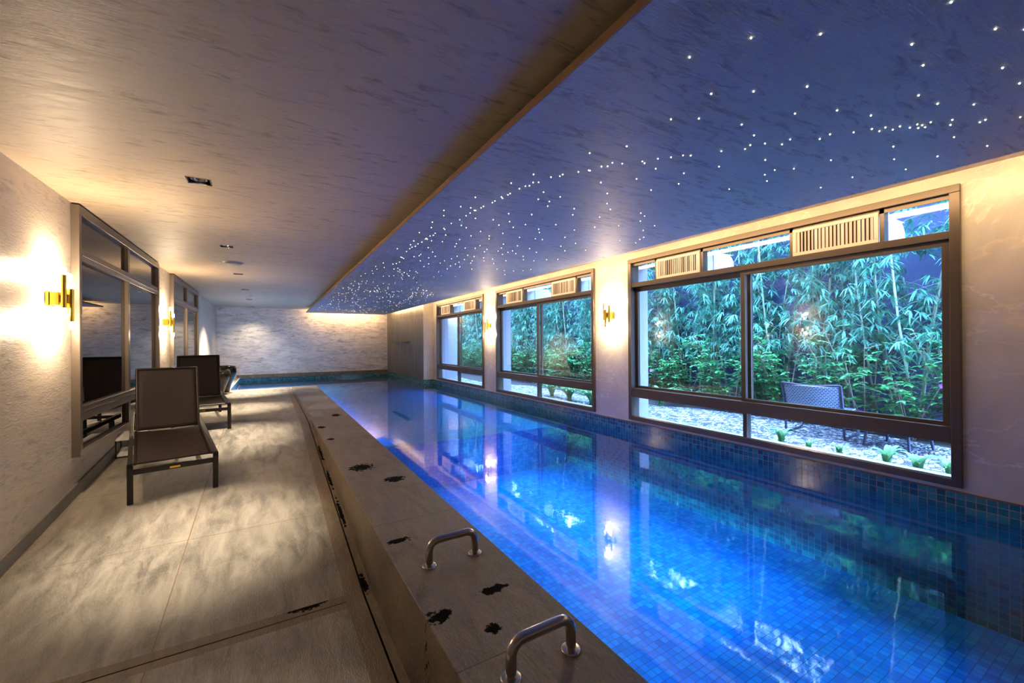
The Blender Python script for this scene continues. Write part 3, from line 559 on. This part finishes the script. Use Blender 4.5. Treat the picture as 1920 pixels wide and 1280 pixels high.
STARS = [(1.45,0.81), (1.35,0.98), (1.64,0.68), (1.84,0.41), (1.63,1.08), (1.77,0.98), (1.98,0.54), (1.65,1.3), (1.93,0.85), (1.76,1.23), (2.13,0.37), (2.17,0.56), (2.22,0.32), (1.99,1.16), (1.67,1.6), (2.11,0.98), (1.55,1.76), (2.25,0.87), (2.15,1.19), (2.46,0.41), (2.42,0.64), (1.75,1.79), (1.94,1.62), (1.81,1.77), (1.99,1.57), (1.89,1.69), (2.03,1.52), (1.73,1.86), (1.76,1.84), (2.07,1.5), (1.92,1.7), (2.24,1.26), (2.44,0.81), (2.17,1.38), (1.7,1.94), (1.71,1.94), (2.29,1.21), (1.66,1.99), (1.44,2.16), (2.26,1.3), (2.36,1.12), (1.6,2.07), (1.6,2.1), (1.56,2.14), (2.38,1.17), (2.58,0.62), (2.04,1.72), (2.48,0.99), (2.49,1.04), (2.67,0.4), (2.56,0.92), (1.51,2.27), (1.54,2.25), (1.39,2.35), (2.6,0.86), (2.64,0.82), (1.52,2.33), (2.73,0.54), (1.5,2.35), (2.66,0.85), (2.35,1.51), (1.9,2.05), (2.06,1.89), (2.69,0.78), (2.25,1.68), (2.7,0.81), (2.5,1.32), (1.49,2.41), (2.74,0.73), (2.75,0.76), (2.77,0.69), (2.77,0.72), (2.79,0.74), (2.83,0.63), (2.81,0.72), (1.67,2.38), (1.48,2.52), (1.48,2.55), (2.89,0.65), (2.37,1.81), (1.46,2.61), (1.3,2.71), (2.08,2.18), (1.48,2.63), (1.83,2.4), (2.97,0.55), (2.7,1.37), (2.98,0.57), (2.3,1.98), (1.72,2.52), (2.84,1.13), (2.94,0.88), (2.78,1.3), (2.72,1.44), (1.46,2.71), (1.82,2.52), (1.46,2.75), (3.08,0.46), (3.08,0.68), (1.44,2.86), (2.84,1.49), (1.87,2.61), (1.29,2.95), (2.23,2.34), (1.44,2.9), (2.76,1.7), (1.37,2.94), (3.15,0.94), (1.42,2.98), (2.09,2.56), (1.43,2.98), (1.21,3.1), (1.42,3.06), (1.7,2.92), (2.35,2.43), (1.88,2.85), (3.32,0.8), (3.38,0.62), (1.42,3.14), (2.18,2.69), (3.26,1.18), (1.26,3.23), (1.52,3.17), (3.4,0.96), (1.67,3.13), (2.64,2.38), (3.29,1.37), (1.42,3.27), (2.42,2.63), (1.82,3.11), (2.73,2.42), (1.24,3.45), (1.4,3.41), (1.99,3.12), (1.79,3.25), (2.23,2.99), (1.5,3.42), (1.94,3.25), (2.81,2.54), (1.57,3.47), (1.29,3.62), (1.4,3.59), (2.18,3.19), (2.59,2.88), (2.75,2.74), (1.42,3.62), (1.74,3.52), (2.49,3.05), (2.25,3.28), (3.04,2.58), (1.96,3.48), (1.39,3.79), (1.25,3.84), (1.5,3.8), (1.89,3.63), (1.73,3.71), (3.07,2.74), (1.4,3.87), (1.38,3.91), (2.18,3.53), (2.58,3.31), (1.94,3.73), (2.35,3.5), (1.38,4.02), (1.69,3.9), (2.43,3.49), (1.38,4.05), (1.4,4.05), (1.46,4.09), (1.57,4.07), (1.3,4.18), (3.28,2.92), (1.39,4.19), (1.73,4.08), (2.18,3.86), (3.17,3.14), (3.31,3.0), (2.84,3.46), (1.99,4.04), (1.38,4.29), (2.35,3.85), (1.32,4.36), (1.77,4.21), (2.78,3.64), (3.39,3.13), (2.25,4.03), (1.39,4.41), (2.0,4.18), (1.9,4.23), (2.54,3.9), (1.53,4.4), (1.37,4.47), (2.14,4.17), (1.37,4.55), (2.43,4.09), (2.29,4.18), (1.25,4.62), (2.17,4.29), (2.96,3.8), (3.15,3.66), (2.42,4.18), (2.72,4.03), (1.65,4.59), (1.38,4.71), (2.54,4.2), (2.42,4.31), (2.08,4.56), (1.57,4.78), (2.7,4.29), (1.99,4.67), (2.18,4.59), (1.76,4.8), (1.58,4.87), (2.32,4.61), (1.54,4.94), (1.72,4.93), (2.45,4.62), (1.99,4.85), (1.41,5.05), (1.43,5.07), (2.15,4.81), (2.81,4.46), (3.07,4.32), (3.19,4.24), (1.46,5.11), (2.65,4.63), (2.27,4.84), (2.41,4.78), (2.97,4.46), (1.96,5.01), (1.69,5.16), (2.16,5.01), (2.32,4.99), (2.6,4.87), (1.97,5.19), (1.48,5.37), (2.17,5.15), (1.85,5.3), (1.31,5.52), (1.47,5.49), (2.16,5.3), (1.44,5.54), (2.3,5.31), (1.86,5.52), (2.84,5.22), (2.52,5.39), (1.28,5.83), (2.21,5.55), (3.29,5.02), (1.4,5.85), (1.58,5.82), (3.0,5.29), (3.24,5.16), (3.13,5.24), (1.55,5.91), (1.64,5.94), (1.34,6.03), (1.79,5.95), (2.19,5.84), (1.89,5.98), (1.65,6.07), (1.31,6.2), (1.69,6.12), (1.76,6.12), (1.94,6.07), (1.76,6.15), (3.18,5.59), (1.83,6.22), (1.77,6.29), (1.37,6.43), (2.35,6.15), (1.27,6.49), (2.58,6.13), (1.82,6.41), (1.9,6.39), (1.92,6.42), (1.7,6.5), (2.29,6.32), (1.65,6.58), (2.02,6.49), (1.57,6.63), (1.26,6.77), (1.86,6.64), (2.05,6.64), (1.92,6.8), (2.24,7.04), (1.45,7.27), (1.39,7.37), (1.57,7.35), (1.92,7.27), (1.28,7.41), (1.76,7.43), (1.48,7.51), (2.4,7.32), (1.88,7.5), (1.38,7.63), (1.43,7.68), (1.27,7.71), (1.41,7.75), (1.74,7.79), (1.35,7.96), (2.49,7.73), (1.96,7.92), (1.47,8.07), (1.83,8.1), (1.77,8.13), (2.53,7.93), (1.49,8.21), (1.31,8.26), (2.44,8.03), (2.66,7.97), (2.02,8.16), (2.57,8.04), (1.88,8.26), (2.75,8.02), (1.36,8.39), (1.24,8.42), (2.72,8.11), (2.78,8.14), (1.53,8.49), (2.33,8.32), (1.87,8.44), (1.42,8.53), (1.36,8.54), (1.67,8.49), (2.04,8.43), (2.27,8.42), (1.9,8.52), (1.85,8.58), (2.32,8.48), (1.73,8.62), (1.44,8.68), (2.21,8.57), (2.65,8.45), (2.97,8.35), (1.79,8.68), (1.8,8.68), (1.88,8.68), (2.61,8.49), (1.8,8.7), (1.52,8.76), (2.25,8.61), (1.95,8.69), (2.0,8.68), (1.69,8.75), (2.84,8.45), (2.8,8.47), (2.84,8.47), (1.92,8.73), (2.71,8.54), (1.82,8.86), (2.15,8.79), (2.67,8.67), (3.06,8.66), (3.12,8.66), (2.92,8.73), (1.52,9.1), (1.45,9.14), (2.71,8.85), (3.08,8.75), (2.26,9.02), (2.35,9.01), (3.05,8.81), (1.42,9.23), (2.82,8.93), (1.28,9.29), (1.59,9.26), (2.38,9.11), (3.08,8.92), (1.36,9.41), (1.39,9.41), (2.79,9.1), (2.78,9.14), (3.0,9.1), (1.61,9.48), (2.36,9.33), (2.54,9.34), (2.81,9.31), (1.96,9.54), (1.69,9.6), (2.44,9.44), (2.45,9.47), (1.34,9.69), (2.83,9.38), (2.87,9.37), (3.18,9.27), (2.13,9.6), (2.34,9.56), (2.43,9.6), (2.83,9.52), (2.28,9.69), (1.5,9.87), (2.3,9.77), (2.87,9.65), (2.92,9.64), (1.29,10.16), (1.97,10.06), (1.7,10.12), (2.29,10.05), (2.93,9.9), (2.89,9.98), (1.96,10.21), (1.58,10.32), (1.71,10.3), (3.37,9.91), (3.24,9.99), (1.91,10.39), (3.23,10.1), (1.88,10.47), (2.92,10.24), (1.98,10.47), (2.59,10.35), (2.57,10.4), (3.11,10.34), (1.47,10.7), (3.25,10.3), (1.56,10.75), (2.68,10.58), (1.64,10.81), (1.38,10.88), (2.92,10.61), (2.31,10.76), (3.05,10.59), (2.7,10.69), (2.54,10.75), (1.72,10.94), (2.98,10.69), (2.41,10.85), (2.45,10.86), (1.96,11.01), (2.83,10.83), (3.43,10.68), (1.91,11.1), (2.99,10.88), (1.38,11.24), (1.56,11.23), (1.95,11.18), (3.1,10.92), (1.88,11.21), (1.7,11.26), (3.35,10.93), (2.79,11.09), (1.89,11.28), (3.29,10.98), (3.03,11.06), (3.09,11.07), (2.24,11.36), (3.04,11.22), (3.46,11.13), (3.03,11.39), (2.03,11.64), (2.05,11.68), (1.62,11.79), (1.42,11.93), (1.44,11.93), (2.99,11.66), (2.12,11.9), (3.12,11.68), (3.16,11.78), (1.4,12.12), (1.66,12.1), (2.85,11.88), (2.98,11.86), (2.18,12.04), (2.32,12.03), (1.48,12.17), (2.06,12.24), (2.01,12.26), (3.37,11.99), (2.67,12.17), (2.64,12.21), (2.28,12.29), (3.32,12.15), (2.12,12.47), (1.31,12.66), (3.04,12.4), (1.74,12.65), (2.34,12.61), (1.44,12.75), (2.32,12.65), (2.86,12.6), (2.97,12.66), (2.36,12.83), (1.64,13.09), (2.84,12.96), (2.63,13.03), (2.68,13.03), (3.32,12.91), (1.32,13.32), (1.78,13.35), (3.35,13.05), (2.78,13.26), (3.55,13.09), (3.41,13.15), (2.3,13.61), (1.92,13.67), (1.9,13.68), (2.58,13.6), (2.79,13.62), (1.45,13.83), (2.12,13.77), (2.95,13.64), (2.13,13.81), (2.79,13.71), (2.66,13.82), (2.37,13.93), (1.34,14.08), (1.56,14.07), (2.56,13.98), (2.12,14.08), (2.06,14.16), (2.6,14.1), (3.28,13.96), (1.91,14.23), (2.36,14.22), (2.45,14.23), (2.21,14.27), (2.43,14.25), (3.03,14.17), (2.48,14.44), (2.4,14.5), (3.49,14.3), (2.34,14.63), (2.86,14.57), (2.48,14.64), (2.9,14.65), (2.19,14.78), (2.16,14.85), (3.44,14.61), (2.75,14.82), (2.51,14.89), (2.84,14.93), (2.22,15.14), (2.99,15.04)]
sb = MB().lathe([(.0001, -.004), (.0015, -.0036), (.0024, -.002), (.0026, .0)], 8)
st0 = sb.build('star_light', 'star_glow')
for i, (x, y) in enumerate(STARS[:300]):
    s = st0 if i == 0 else st0.copy()
    if i: COL.objects.link(s)
    s.location = (x, y, ZP); k = 1.1 if y < 3 else (1.05 if y < 6 else .85); s.scale = (k, k, k)
    tag(s, 'tiny fibre optic star light in the blue ceiling panel, %s' % ('above the deep end' if y < 5.5 else 'towards the shallow end'), 'star light', 'fibre optic stars in the ceiling panel, %s' % ('deep end' if y < 5.5 else 'shallow end'))
b = MB()
for x, y in STARS[300:]: b.lathe([(.0001, -.004), (.0014, -.0036), (.0023, -.002), (.0026, .0)], 6, (x, y, ZP))
tag(b.build('star_lights', 'star_glow'), 'dense swarm of tiny star lights at the far end of the ceiling panel', 'star lights', None, 'stuff')

# ---------------------------------------------------------------- sun loungers
def lounger(loc, rz, label, back=1.18):
    e = empty('sun_lounger', loc, rot=(math.atan(.1025) if loc[1] < 6.3 else 0, 0, rz)); tag(e, label, 'sun lounger', 'brown sling sun loungers')
    Wd, Ls, H = .575, 1.0, .30; hw = Wd / 2
    for sx in (-1, 1):
        MB().box(sx * hw - .02, sx * hw + .02, 0, .032, 0, H + .035).build('leg', 'black_metal', e, bevel=.003)
        MB().box(sx * hw - .02, sx * hw + .02, 1.72, 1.752, 0, H).build('leg', 'black_metal', e, bevel=.003)
        MB().box(sx * hw - .016, sx * hw + .016, .0, 1.90, H, H + .045).build('side_rail', 'black_metal', e, bevel=.003)
    MB().box(-hw + .02, hw - .02, .004, .030, H - .055, H - .015).build('front_rail', 'black_metal', e, bevel=.003)
    pl = MB().box(-.035, .035, .0, .004, H - .044, H - .028).build('name_plate', 'brass', e)
    MB().box(-hw + .02, hw - .02, 1.86, 1.89, H, H + .03).build('rear_rail', 'black_metal', e)
    # seat sling, sagging slightly, its long edges wrapped round tubes
    b = MB(); nx, ny = 12, 16; sw = hw - .035
    pt = lambda u, v: (-sw + 2 * sw * u, .02 + (Ls - .02) * v, H + .045 - .028 * math.sin(math.pi * v) * math.sin(math.pi * u) - .012 * (1 - v))
    b.add([pt(i / nx, j / ny) for j in range(ny + 1) for i in range(nx + 1)], [(j * (nx + 1) + i, j * (nx + 1) + i + 1, (j + 1) * (nx + 1) + i + 1, (j + 1) * (nx + 1) + i) for j in range(ny) for i in range(nx)], True)
    s = b.build('seat', 'sling', e); m = s.modifiers.new('t', 'SOLIDIFY'); m.thickness = .006
    b = MB()
    for sx in (-1, 1): b.tube([(sx * (sw + .004), .01, H + .034), (sx * (sw + .004), Ls, H + .046)], .011, 10)
    b.tube([(-sw, .035, H + .03), (sw, .035, H + .03)], .010, 10); b.build('seat_tube', 'black_metal', e)
    # backrest
    Lb = .64; d = Vector((0, math.cos(back), math.sin(back)))
    b = MB(); P0 = Vector((0, Ls, H + .05)); nrm = Vector((0, math.sin(back), -math.cos(back)))
    pt = lambda u, v: P0 + Vector((-sw + .01 + 2 * (sw - .01) * u, 0, 0)) + d * (Lb * v) + nrm * (.022 * math.sin(math.pi * u) * math.sin(math.pi * v) + .010 * v)
    b.add([pt(i / nx, j / ny) for j in range(ny + 1) for i in range(nx + 1)], [(j * (nx + 1) + i, j * (nx + 1) + i + 1, (j + 1) * (nx + 1) + i + 1, (j + 1) * (nx + 1) + i) for j in range(ny) for i in range(nx)], True)
    s = b.build('backrest', 'sling', e); m = s.modifiers.new('t', 'SOLIDIFY'); m.thickness = .006
    b = MB()
    for sx in (-1, 1): x = sx * (sw - .006); b.tube([P0 + Vector((x, 0, 0)), P0 + Vector((x, 0, 0)) + d * Lb], .011, 10)
    q = P0 + d * (Lb - .004); b.tube([q + Vector((-sw + .006, 0, 0)), q + Vector((sw - .006, 0, 0))], .011, 10)
    b.build('back_frame', 'black_metal', e)
    b = MB()
    for sx in (-1, 1): b.bar(P0 + Vector((sx * (sw - .05), 0, 0)) + d * .38 + nrm * .02, (sx * (sw - .05), Ls + .42, H + .03), .02, .012)
    b.build('back_prop', 'black_metal', e)
    return e
lounger((-.70, 4.585, deck_z(4.59)), .20, 'dark brown sling sun lounger nearest the camera, by the front dark window')
lounger((-.725, 6.53, deck_z(6.58)), .14, 'dark brown sling sun lounger behind the front one, near the planters')

# ---------------------------------------------------------------- planters, small table, grab rails, ledge
def planter(x, y, z, R, H, label):
    e = empty('planter', (x, y, z)); tag(e, label, 'planter', 'glossy black planters')
    pr = [(.50, 0), (.54, .03), (.60, .2), (.73, .40), (.89, .60), (.99, .76), (1.0, .86), (.96, .96), (.92, 1.0), (.86, 1.0), (.85, .94), (.86, .86)]
    MB().lathe([(.001, 0)] + [(r * R, h * H) for r, h in pr], 40).build('pot', 'glaze', e); MB().lathe([(.001, H * .90), (R * .84, H * .90)], 32).build('soil', 'soil', e)
planter(-.985, 11.1, .39, .27, .54, 'glossy black ceramic planter in front, beside the rear lounger')
planter(-.93, 11.68, .39, .295, .60, 'glossy black ceramic planter behind the other one, by the pool corner')
e = empty('side_table', (-1.28, 5.98, deck_z(5.98)), 0.1, rot=(math.atan(.1025), 0, .1)); tag(e, 'low white side table with dark edges half hidden behind the front lounger', 'side table')
MB().box(-.1, .11, -.15, .15, .018, .03).build('shelf', 'white_plastic', e); MB().box(-.11, .12, -.16, .16, .19, .205).build('table_top', 'white_plastic', e)
for sx in (-.105, .105):
    for sy in (-.15, .15): MB().box(sx - .006, sx + .006, sy - .006, sy + .006, 0, .19).build('leg', 'black_metal', e)
def grab(y, label):
    e = empty('grab_rail', (.81, y, .39)); tag(e, label, 'grab rail', 'steel grab rails on the coping')
    h, w, r = .121, .125, .05; pts = [(-w, 0, 0), (-w, 0, h - r)]
    pts += [(-w + r - r * math.cos(t), 0, h - r + r * math.sin(t)) for t in [math.pi / 2 * i / 7 for i in range(1, 8)]]
    pts += [(w - r + r * math.sin(t), 0, h - r + r * math.cos(t)) for t in [math.pi / 2 * i / 7 for i in range(0, 8)]] + [(w, 0, 0)]
    MB().tube(pts, .0185, 20).build('rail', 'steel', e)
    for sx in (-w, w): MB().lathe([(.0185, .007), (.032, .007), (.036, .005), (.0365, 0)], 28, (sx, 0, 0)).build('flange', 'steel', e)
grab(1.985, 'brushed steel grab rail on the coping, the farther one from the camera')
grab(1.182, 'brushed steel grab rail on the coping, cut by the bottom picture edge')
o = MB().box(-.14, 0, -.9, .9, -.012, .012).build('wall_ledge', 'stone_slabs', bevel=.003); o.location = (XS, 14.2, 1.52); tag(o, 'slim stone ledge on the grey slab wall near the end of the pool', 'ledge')
for y in (-0.2, 3.2, 7.0, 10.5):
    pass

# ---------------------------------------------------------------- garden
GZ = 0.37
struct(MB().box(XW + .34, 11.0, YN, 24, GZ - .4, GZ - .01).build('ground', 'soil'), 'dark soil of the planting bed', 'ground')
b = MB(); n = 60; rr = random.Random(5); pts = []
for i in range(n + 1):
    y = -1 + 22 * i / n; pts.append((6.42 - .2 * math.sin(y * 1.3) - .09 * y + rr.uniform(-.06, .06), y))
b.add([(XW + .34, y, GZ) for x, y in pts] + [(max(x, 5.1), y, GZ) for x, y in pts], [(i, n + 1 + i, n + 2 + i, i + 1) for i in range(n)])
tag(b.build('gravel_bed', 'gravel'), 'pale crushed gravel bed between the windows and the bamboo', 'gravel', None, 'stuff')
struct(MB().box(7.35, 7.6, YN, 24, GZ - .3, 3.9).build('wall_garden', 'garden_wall'), 'dark blue garden wall behind the bamboo', 'wall')
struct(MB().box(4.6, 7.35, 21, 21.2, GZ - .3, 3.9).build('wall_garden_end', 'garden_wall'), 'dark garden wall at the far end', 'wall')

def leaf(b, p, d, L, w, droop=.25, up=Vector((0, 0, 1))):
    """lance leaf: folded along its midrib, four segments"""
    d = d.normalized(); s = d.cross(up)
    if s.length < 1e-3: s = Vector((1, 0, 0))
    s.normalize(); nn = s.cross(d)
    vs = []; prof = [(0, .12), (.3, 1.0), (.65, .75), (1.0, 0)]
    for t, q in prof:
        m = p + d * (L * t) - Vector((0, 0, 1)) * (droop * L * t * t)
        if q == 0: vs.append(m)
        else: vs += [m - s * (w * q / 2) + nn * w * .12, m + s * (w * q / 2) + nn * w * .12]
    b.add(vs, [(0, 1, 3, 2), (2, 3, 5, 4), (4, 5, 6)])
def bamboo_meshes(seed):
    r = random.Random(seed); lb = MB(); culms = []
    for c in range(3):
        x, y = r.uniform(-.16, .16), r.uniform(-.26, .26); lean = Vector((r.uniform(-.10, .02), r.uniform(-.16, .16), 1)); Hh = r.uniform(3.8, 4.8)
        P = lambda t: Vector((x, y, 0)) + lean * (Hh * t) + Vector((-.22 * t * t * t, .05 * math.sin(5 * t), 0))
        cb = MB(); cb.tube([P(i / 14) for i in range(15)], [.014 * (1 - .7 * i / 14) + (.002 if i % 2 else 0) for i in range(15)], 7); culms.append(cb)
        for k in range(52):
            t = .16 + .84 * ((k + r.random()) / 52); p = P(t); a = r.uniform(0, 2 * math.pi); br = Vector((math.cos(a) - .35, math.sin(a), .45)); L = r.uniform(.18, .55) * (1.15 - .5 * t)
            tip = p + br * L
            if k % 2 == 0: cb.tube([p, p + br * L * .5 + Vector((0, 0, .03)), tip], .0025, 3, False)
            for cl in range(3):
                q = p.lerp(tip, .45 + .3 * cl) + Vector((r.uniform(-.05, .05), r.uniform(-.05, .05), r.uniform(-.04, .04)))
                base = r.uniform(0, 6.28)
                for j in range(7):
                    an = base + r.uniform(-1.0, 1.0); dd = Vector((math.cos(an) - .25, math.sin(an), r.uniform(-.75, .25)))
                    leaf(lb, q + dd * .01, dd, r.uniform(.09, .17), r.uniform(.016, .026), r.uniform(.2, .6))
    return lb, culms
def shrub_meshes(seed):
    r = random.Random(seed); lb = MB(); sb_ = MB(); Hh = r.uniform(1.1, 1.45)
    for c in range(9):
        a = r.uniform(0, 6.28); base = Vector((r.uniform(-.08, .08), r.uniform(-.08, .08), 0)); lean = Vector((math.cos(a) * .38, math.sin(a) * .42, 1)); h = Hh * r.uniform(.6, 1)
        P = lambda t: base + lean * (h * t) + Vector((0, 0, -.1 * t * t))
        sb_.tube([P(i / 5) for i in range(6)], [.009 * (1 - .6 * i / 5) for i in range(6)], 5, False)
        for k in range(20):
            t = r.uniform(.22, 1); p = P(t); a2 = r.uniform(0, 6.28); off = Vector((math.cos(a2), math.sin(a2), .3)) * r.uniform(.03, .2); q = p + off
            if k % 3 == 0: sb_.tube([p, q], .003, 3, False)
            b0 = r.uniform(0, 6.28)
            for j in range(5):
                an = b0 + j * 1.25 + r.uniform(-.2, .2); dd = Vector((math.cos(an), math.sin(an), r.uniform(-.15, .45))); leaf(lb, q, dd, r.uniform(.055, .10), r.uniform(.028, .045), .2)
    return lb, sb_
def strap_meshes(seed, n, L, sp=.75):
    r = random.Random(seed); b = MB()
    for i in range(n):
        a = 6.28 * i / n + r.uniform(-.3, .3); d = Vector((math.cos(a), math.sin(a), 0)); ll = L * r.uniform(.7, 1.1); s = Vector((-d.y, d.x, 0)); w = .018 + L * .03; vs = []; N = 7
        for k in range(N + 1):
            t = k / N; p = d * (ll * sp * t * (.6 + .4 * t)) + Vector((0, 0, ll * (1.15 * t - .75 * t * t))); ww = w * (1 - t ** 3) + .001
            vs += [p - s * ww + Vector((0, 0, .006)), p, p + s * ww + Vector((0, 0, .006))]
        b.add(vs, [q for k in range(N) for q in ((3 * k, 3 * k + 1, 3 * k + 4, 3 * k + 3), (3 * k + 1, 3 * k + 2, 3 * k + 5, 3 * k + 4))], True)
    return b
def where(y):
    # what part of the row a plant belongs to, as seen through the windows from the pool deck
    return 'largest' if y < 6.7 else ('middle' if y < 12.9 else 'farthest')
protos = []
for i in range(4):
    lb, cs = bamboo_meshes(20 + i); e = empty('bamboo'); f = lb.build('foliage', 'bamboo_leaf', e, recalc=False); k = [c.build('culm', 'culm', e) for c in cs]; CH[e.name] = [f] + k; protos.append([e, False])
rr = random.Random(11); y = 0.3; i = 0
while y < 20.6:
    pr = protos[i % 4]
    if pr[1]: e = copy_tree(pr[0])
    else: e = pr[0]; pr[1] = True
    e.location = (6.95 + rr.uniform(-.16, .16), y, GZ - .012); e.rotation_euler = (0, 0, rr.uniform(-.5, .5)); s = rr.uniform(.88, 1.1); e.scale = (s, s, s)
    tag(e, 'tall leafy bamboo clump in the hedge behind the %s garden window' % where(y), 'bamboo', 'bamboo hedge along the garden wall, %s window' % where(y))
    y += rr.uniform(.36, .5); i += 1
protos = []
for i in range(4):
    lb, sb_ = shrub_meshes(40 + i); e = empty('garden_shrub'); f = lb.build('foliage', 'shrub_leaf', e, recalc=False); k = sb_.build('stems', 'twig', e); CH[e.name] = [f, k]; protos.append([e, False])
y = 0.5; i = 0
while y < 18.5:
    pr = protos[i % 4]
    if pr[1]: e = copy_tree(pr[0])
    else: e = pr[0]; pr[1] = True
    e.location = (6.42 + rr.uniform(-.13, .13), y, GZ - .012); e.rotation_euler = (0, 0, rr.uniform(0, 6)); s = rr.uniform(.85, 1.15); e.scale = (s, s, s)
    tag(e, 'bright green leafy shrub at the foot of the bamboo behind the %s garden window' % where(y), 'shrub', 'shrubs in front of the bamboo, %s window' % where(y))
    y += rr.uniform(.33, .48); i += 1
# plants at the glass
sp = []
SM = strap_meshes(1, 9, .34, .42); LG = strap_meshes(2, 30, .66, .62); TINY = strap_meshes(3, 6, .18, .5)
first = {}
for mb, key, x, y, lab in ((SM, 's', 4.80, 1.50, 'small broad-leaved strap plant in the gravel below the round table'), (SM, 's', 4.72, 1.27, 'small strap plant right of the one below the table, by the window glass'),
        (SM, 's', 4.74, 1.08, 'small strap plant in the near corner of the largest garden window'), (SM, 's', 4.86, 2.42, 'strap plant in the gravel just beside the middle post of the largest window'),
        (TINY, 't', 4.85, 2.15, 'tiny green sprout in the gravel between strap plant and chair legs'), (TINY, 't', 4.9, 1.9, 'tiny green sprout in the gravel in front of the chair'),
        (LG, 'l', 4.95, 5.62, 'big arching strap-leaved plant near the close end of the middle window'), (LG, 'l', 4.95, 6.25, 'big arching strap-leaved plant at the centre of the middle window'),
        (LG, 'l', 5.05, 6.95, 'big arching strap-leaved plant at the far side of the middle window'), (LG, 'l', 5.9, 4.9, 'arching strap-leaved plant by the shrubs at the far edge of the largest window')):
    if key in first: o = first[key].copy(); COL.objects.link(o)
    else: o = mb.build('strap_plant', 'strap_leaf', recalc=False); first[key] = o
    o.location = (x, y, GZ); o.rotation_euler = (0, 0, x * 7 + y * 3); o['label'] = lab; o['category'] = 'plant'; o['group'] = 'strap-leaved plants in the gravel'
# woven garden chair seen from behind
e = empty('garden_chair', (5.72, 2.40, GZ + .002), .12); tag(e, 'dark blue woven low garden chair standing on the gravel', 'chair')
b = MB(); nx, ny = 14, 10
pt = lambda u, v: Vector((-.26 - .10 * v + .05 * math.sin(math.pi * u) * -1, -.27 + .54 * u, .30 + .30 * v))
b.add([pt(i / nx, j / ny) for j in range(ny + 1) for i in range(nx + 1)], [(j * (nx + 1) + i, j * (nx + 1) + i + 1, (j + 1) * (nx + 1) + i + 1, (j + 1) * (nx + 1) + i) for j in range(ny) for i in range(nx)], True)
s = b.build('backrest', 'weave', e); m = s.modifiers.new('t', 'SOLIDIFY'); m.thickness = .022
b = MB().box(-.27, .30, -.27, .27, .27, .305); b.build('seat', 'weave', e, bevel=.01)
for sy in (-.285, .285):
    MB().tube([(-.36, sy, .62), (-.26, sy, .28), (-.25, sy, .06), (-.22, sy, .014), (-.15, sy, .012), (.20, sy, .012), (.27, sy, .02), (.30, sy, .08), (.30, sy, .29)], .013, 10).build('leg', 'rattan_frame', e)
b = MB().tube([(-.36, -.285, .62), (-.39, 0, .60), (-.36, .285, .62)], .013, 10); b.build('top_rail', 'rattan_frame', e)
e = empty('garden_table', (5.66, 1.68, GZ + .001)); tag(e, 'low round pale garden table with thin dark legs on the gravel', 'table')
MB().lathe([(.001, .19), (.37, .19), (.38, .20), (.37, .21), (.001, .21)], 40).build('table_top', 'table_top', e)
for a in (.6, 2.17, 3.74, 5.31): MB().tube([(.25 * math.cos(a), .25 * math.sin(a), .19), (.28 * math.cos(a), .28 * math.sin(a), 0)], .013, 10).build('leg', 'rattan_frame', e)
fl = None
for i, (y, z, lab) in enumerate(((2.15, .62, 'small purple flower beside the woven chair'), (1.45, 1.0, 'small purple flower among the shrubs above the table'), (5.3, .95, 'small purple flower at the far edge of the largest window'))):
    if fl is None:
        b = MB()
        for k in range(5): a = k * 1.257; leaf(b, Vector((0, 0, 0)), Vector((math.cos(a), math.sin(a), .25)), .035, .03, .1)
        fl = b.build('flower', 'purple_petal', recalc=False); o = fl
    else: o = fl.copy(); COL.objects.link(o)
    o.location = (6.12, y, z); o.rotation_euler = (0, -1.2, 0); o['label'] = lab; o['category'] = 'flower'; o['group'] = 'purple flowers in the shrubs'
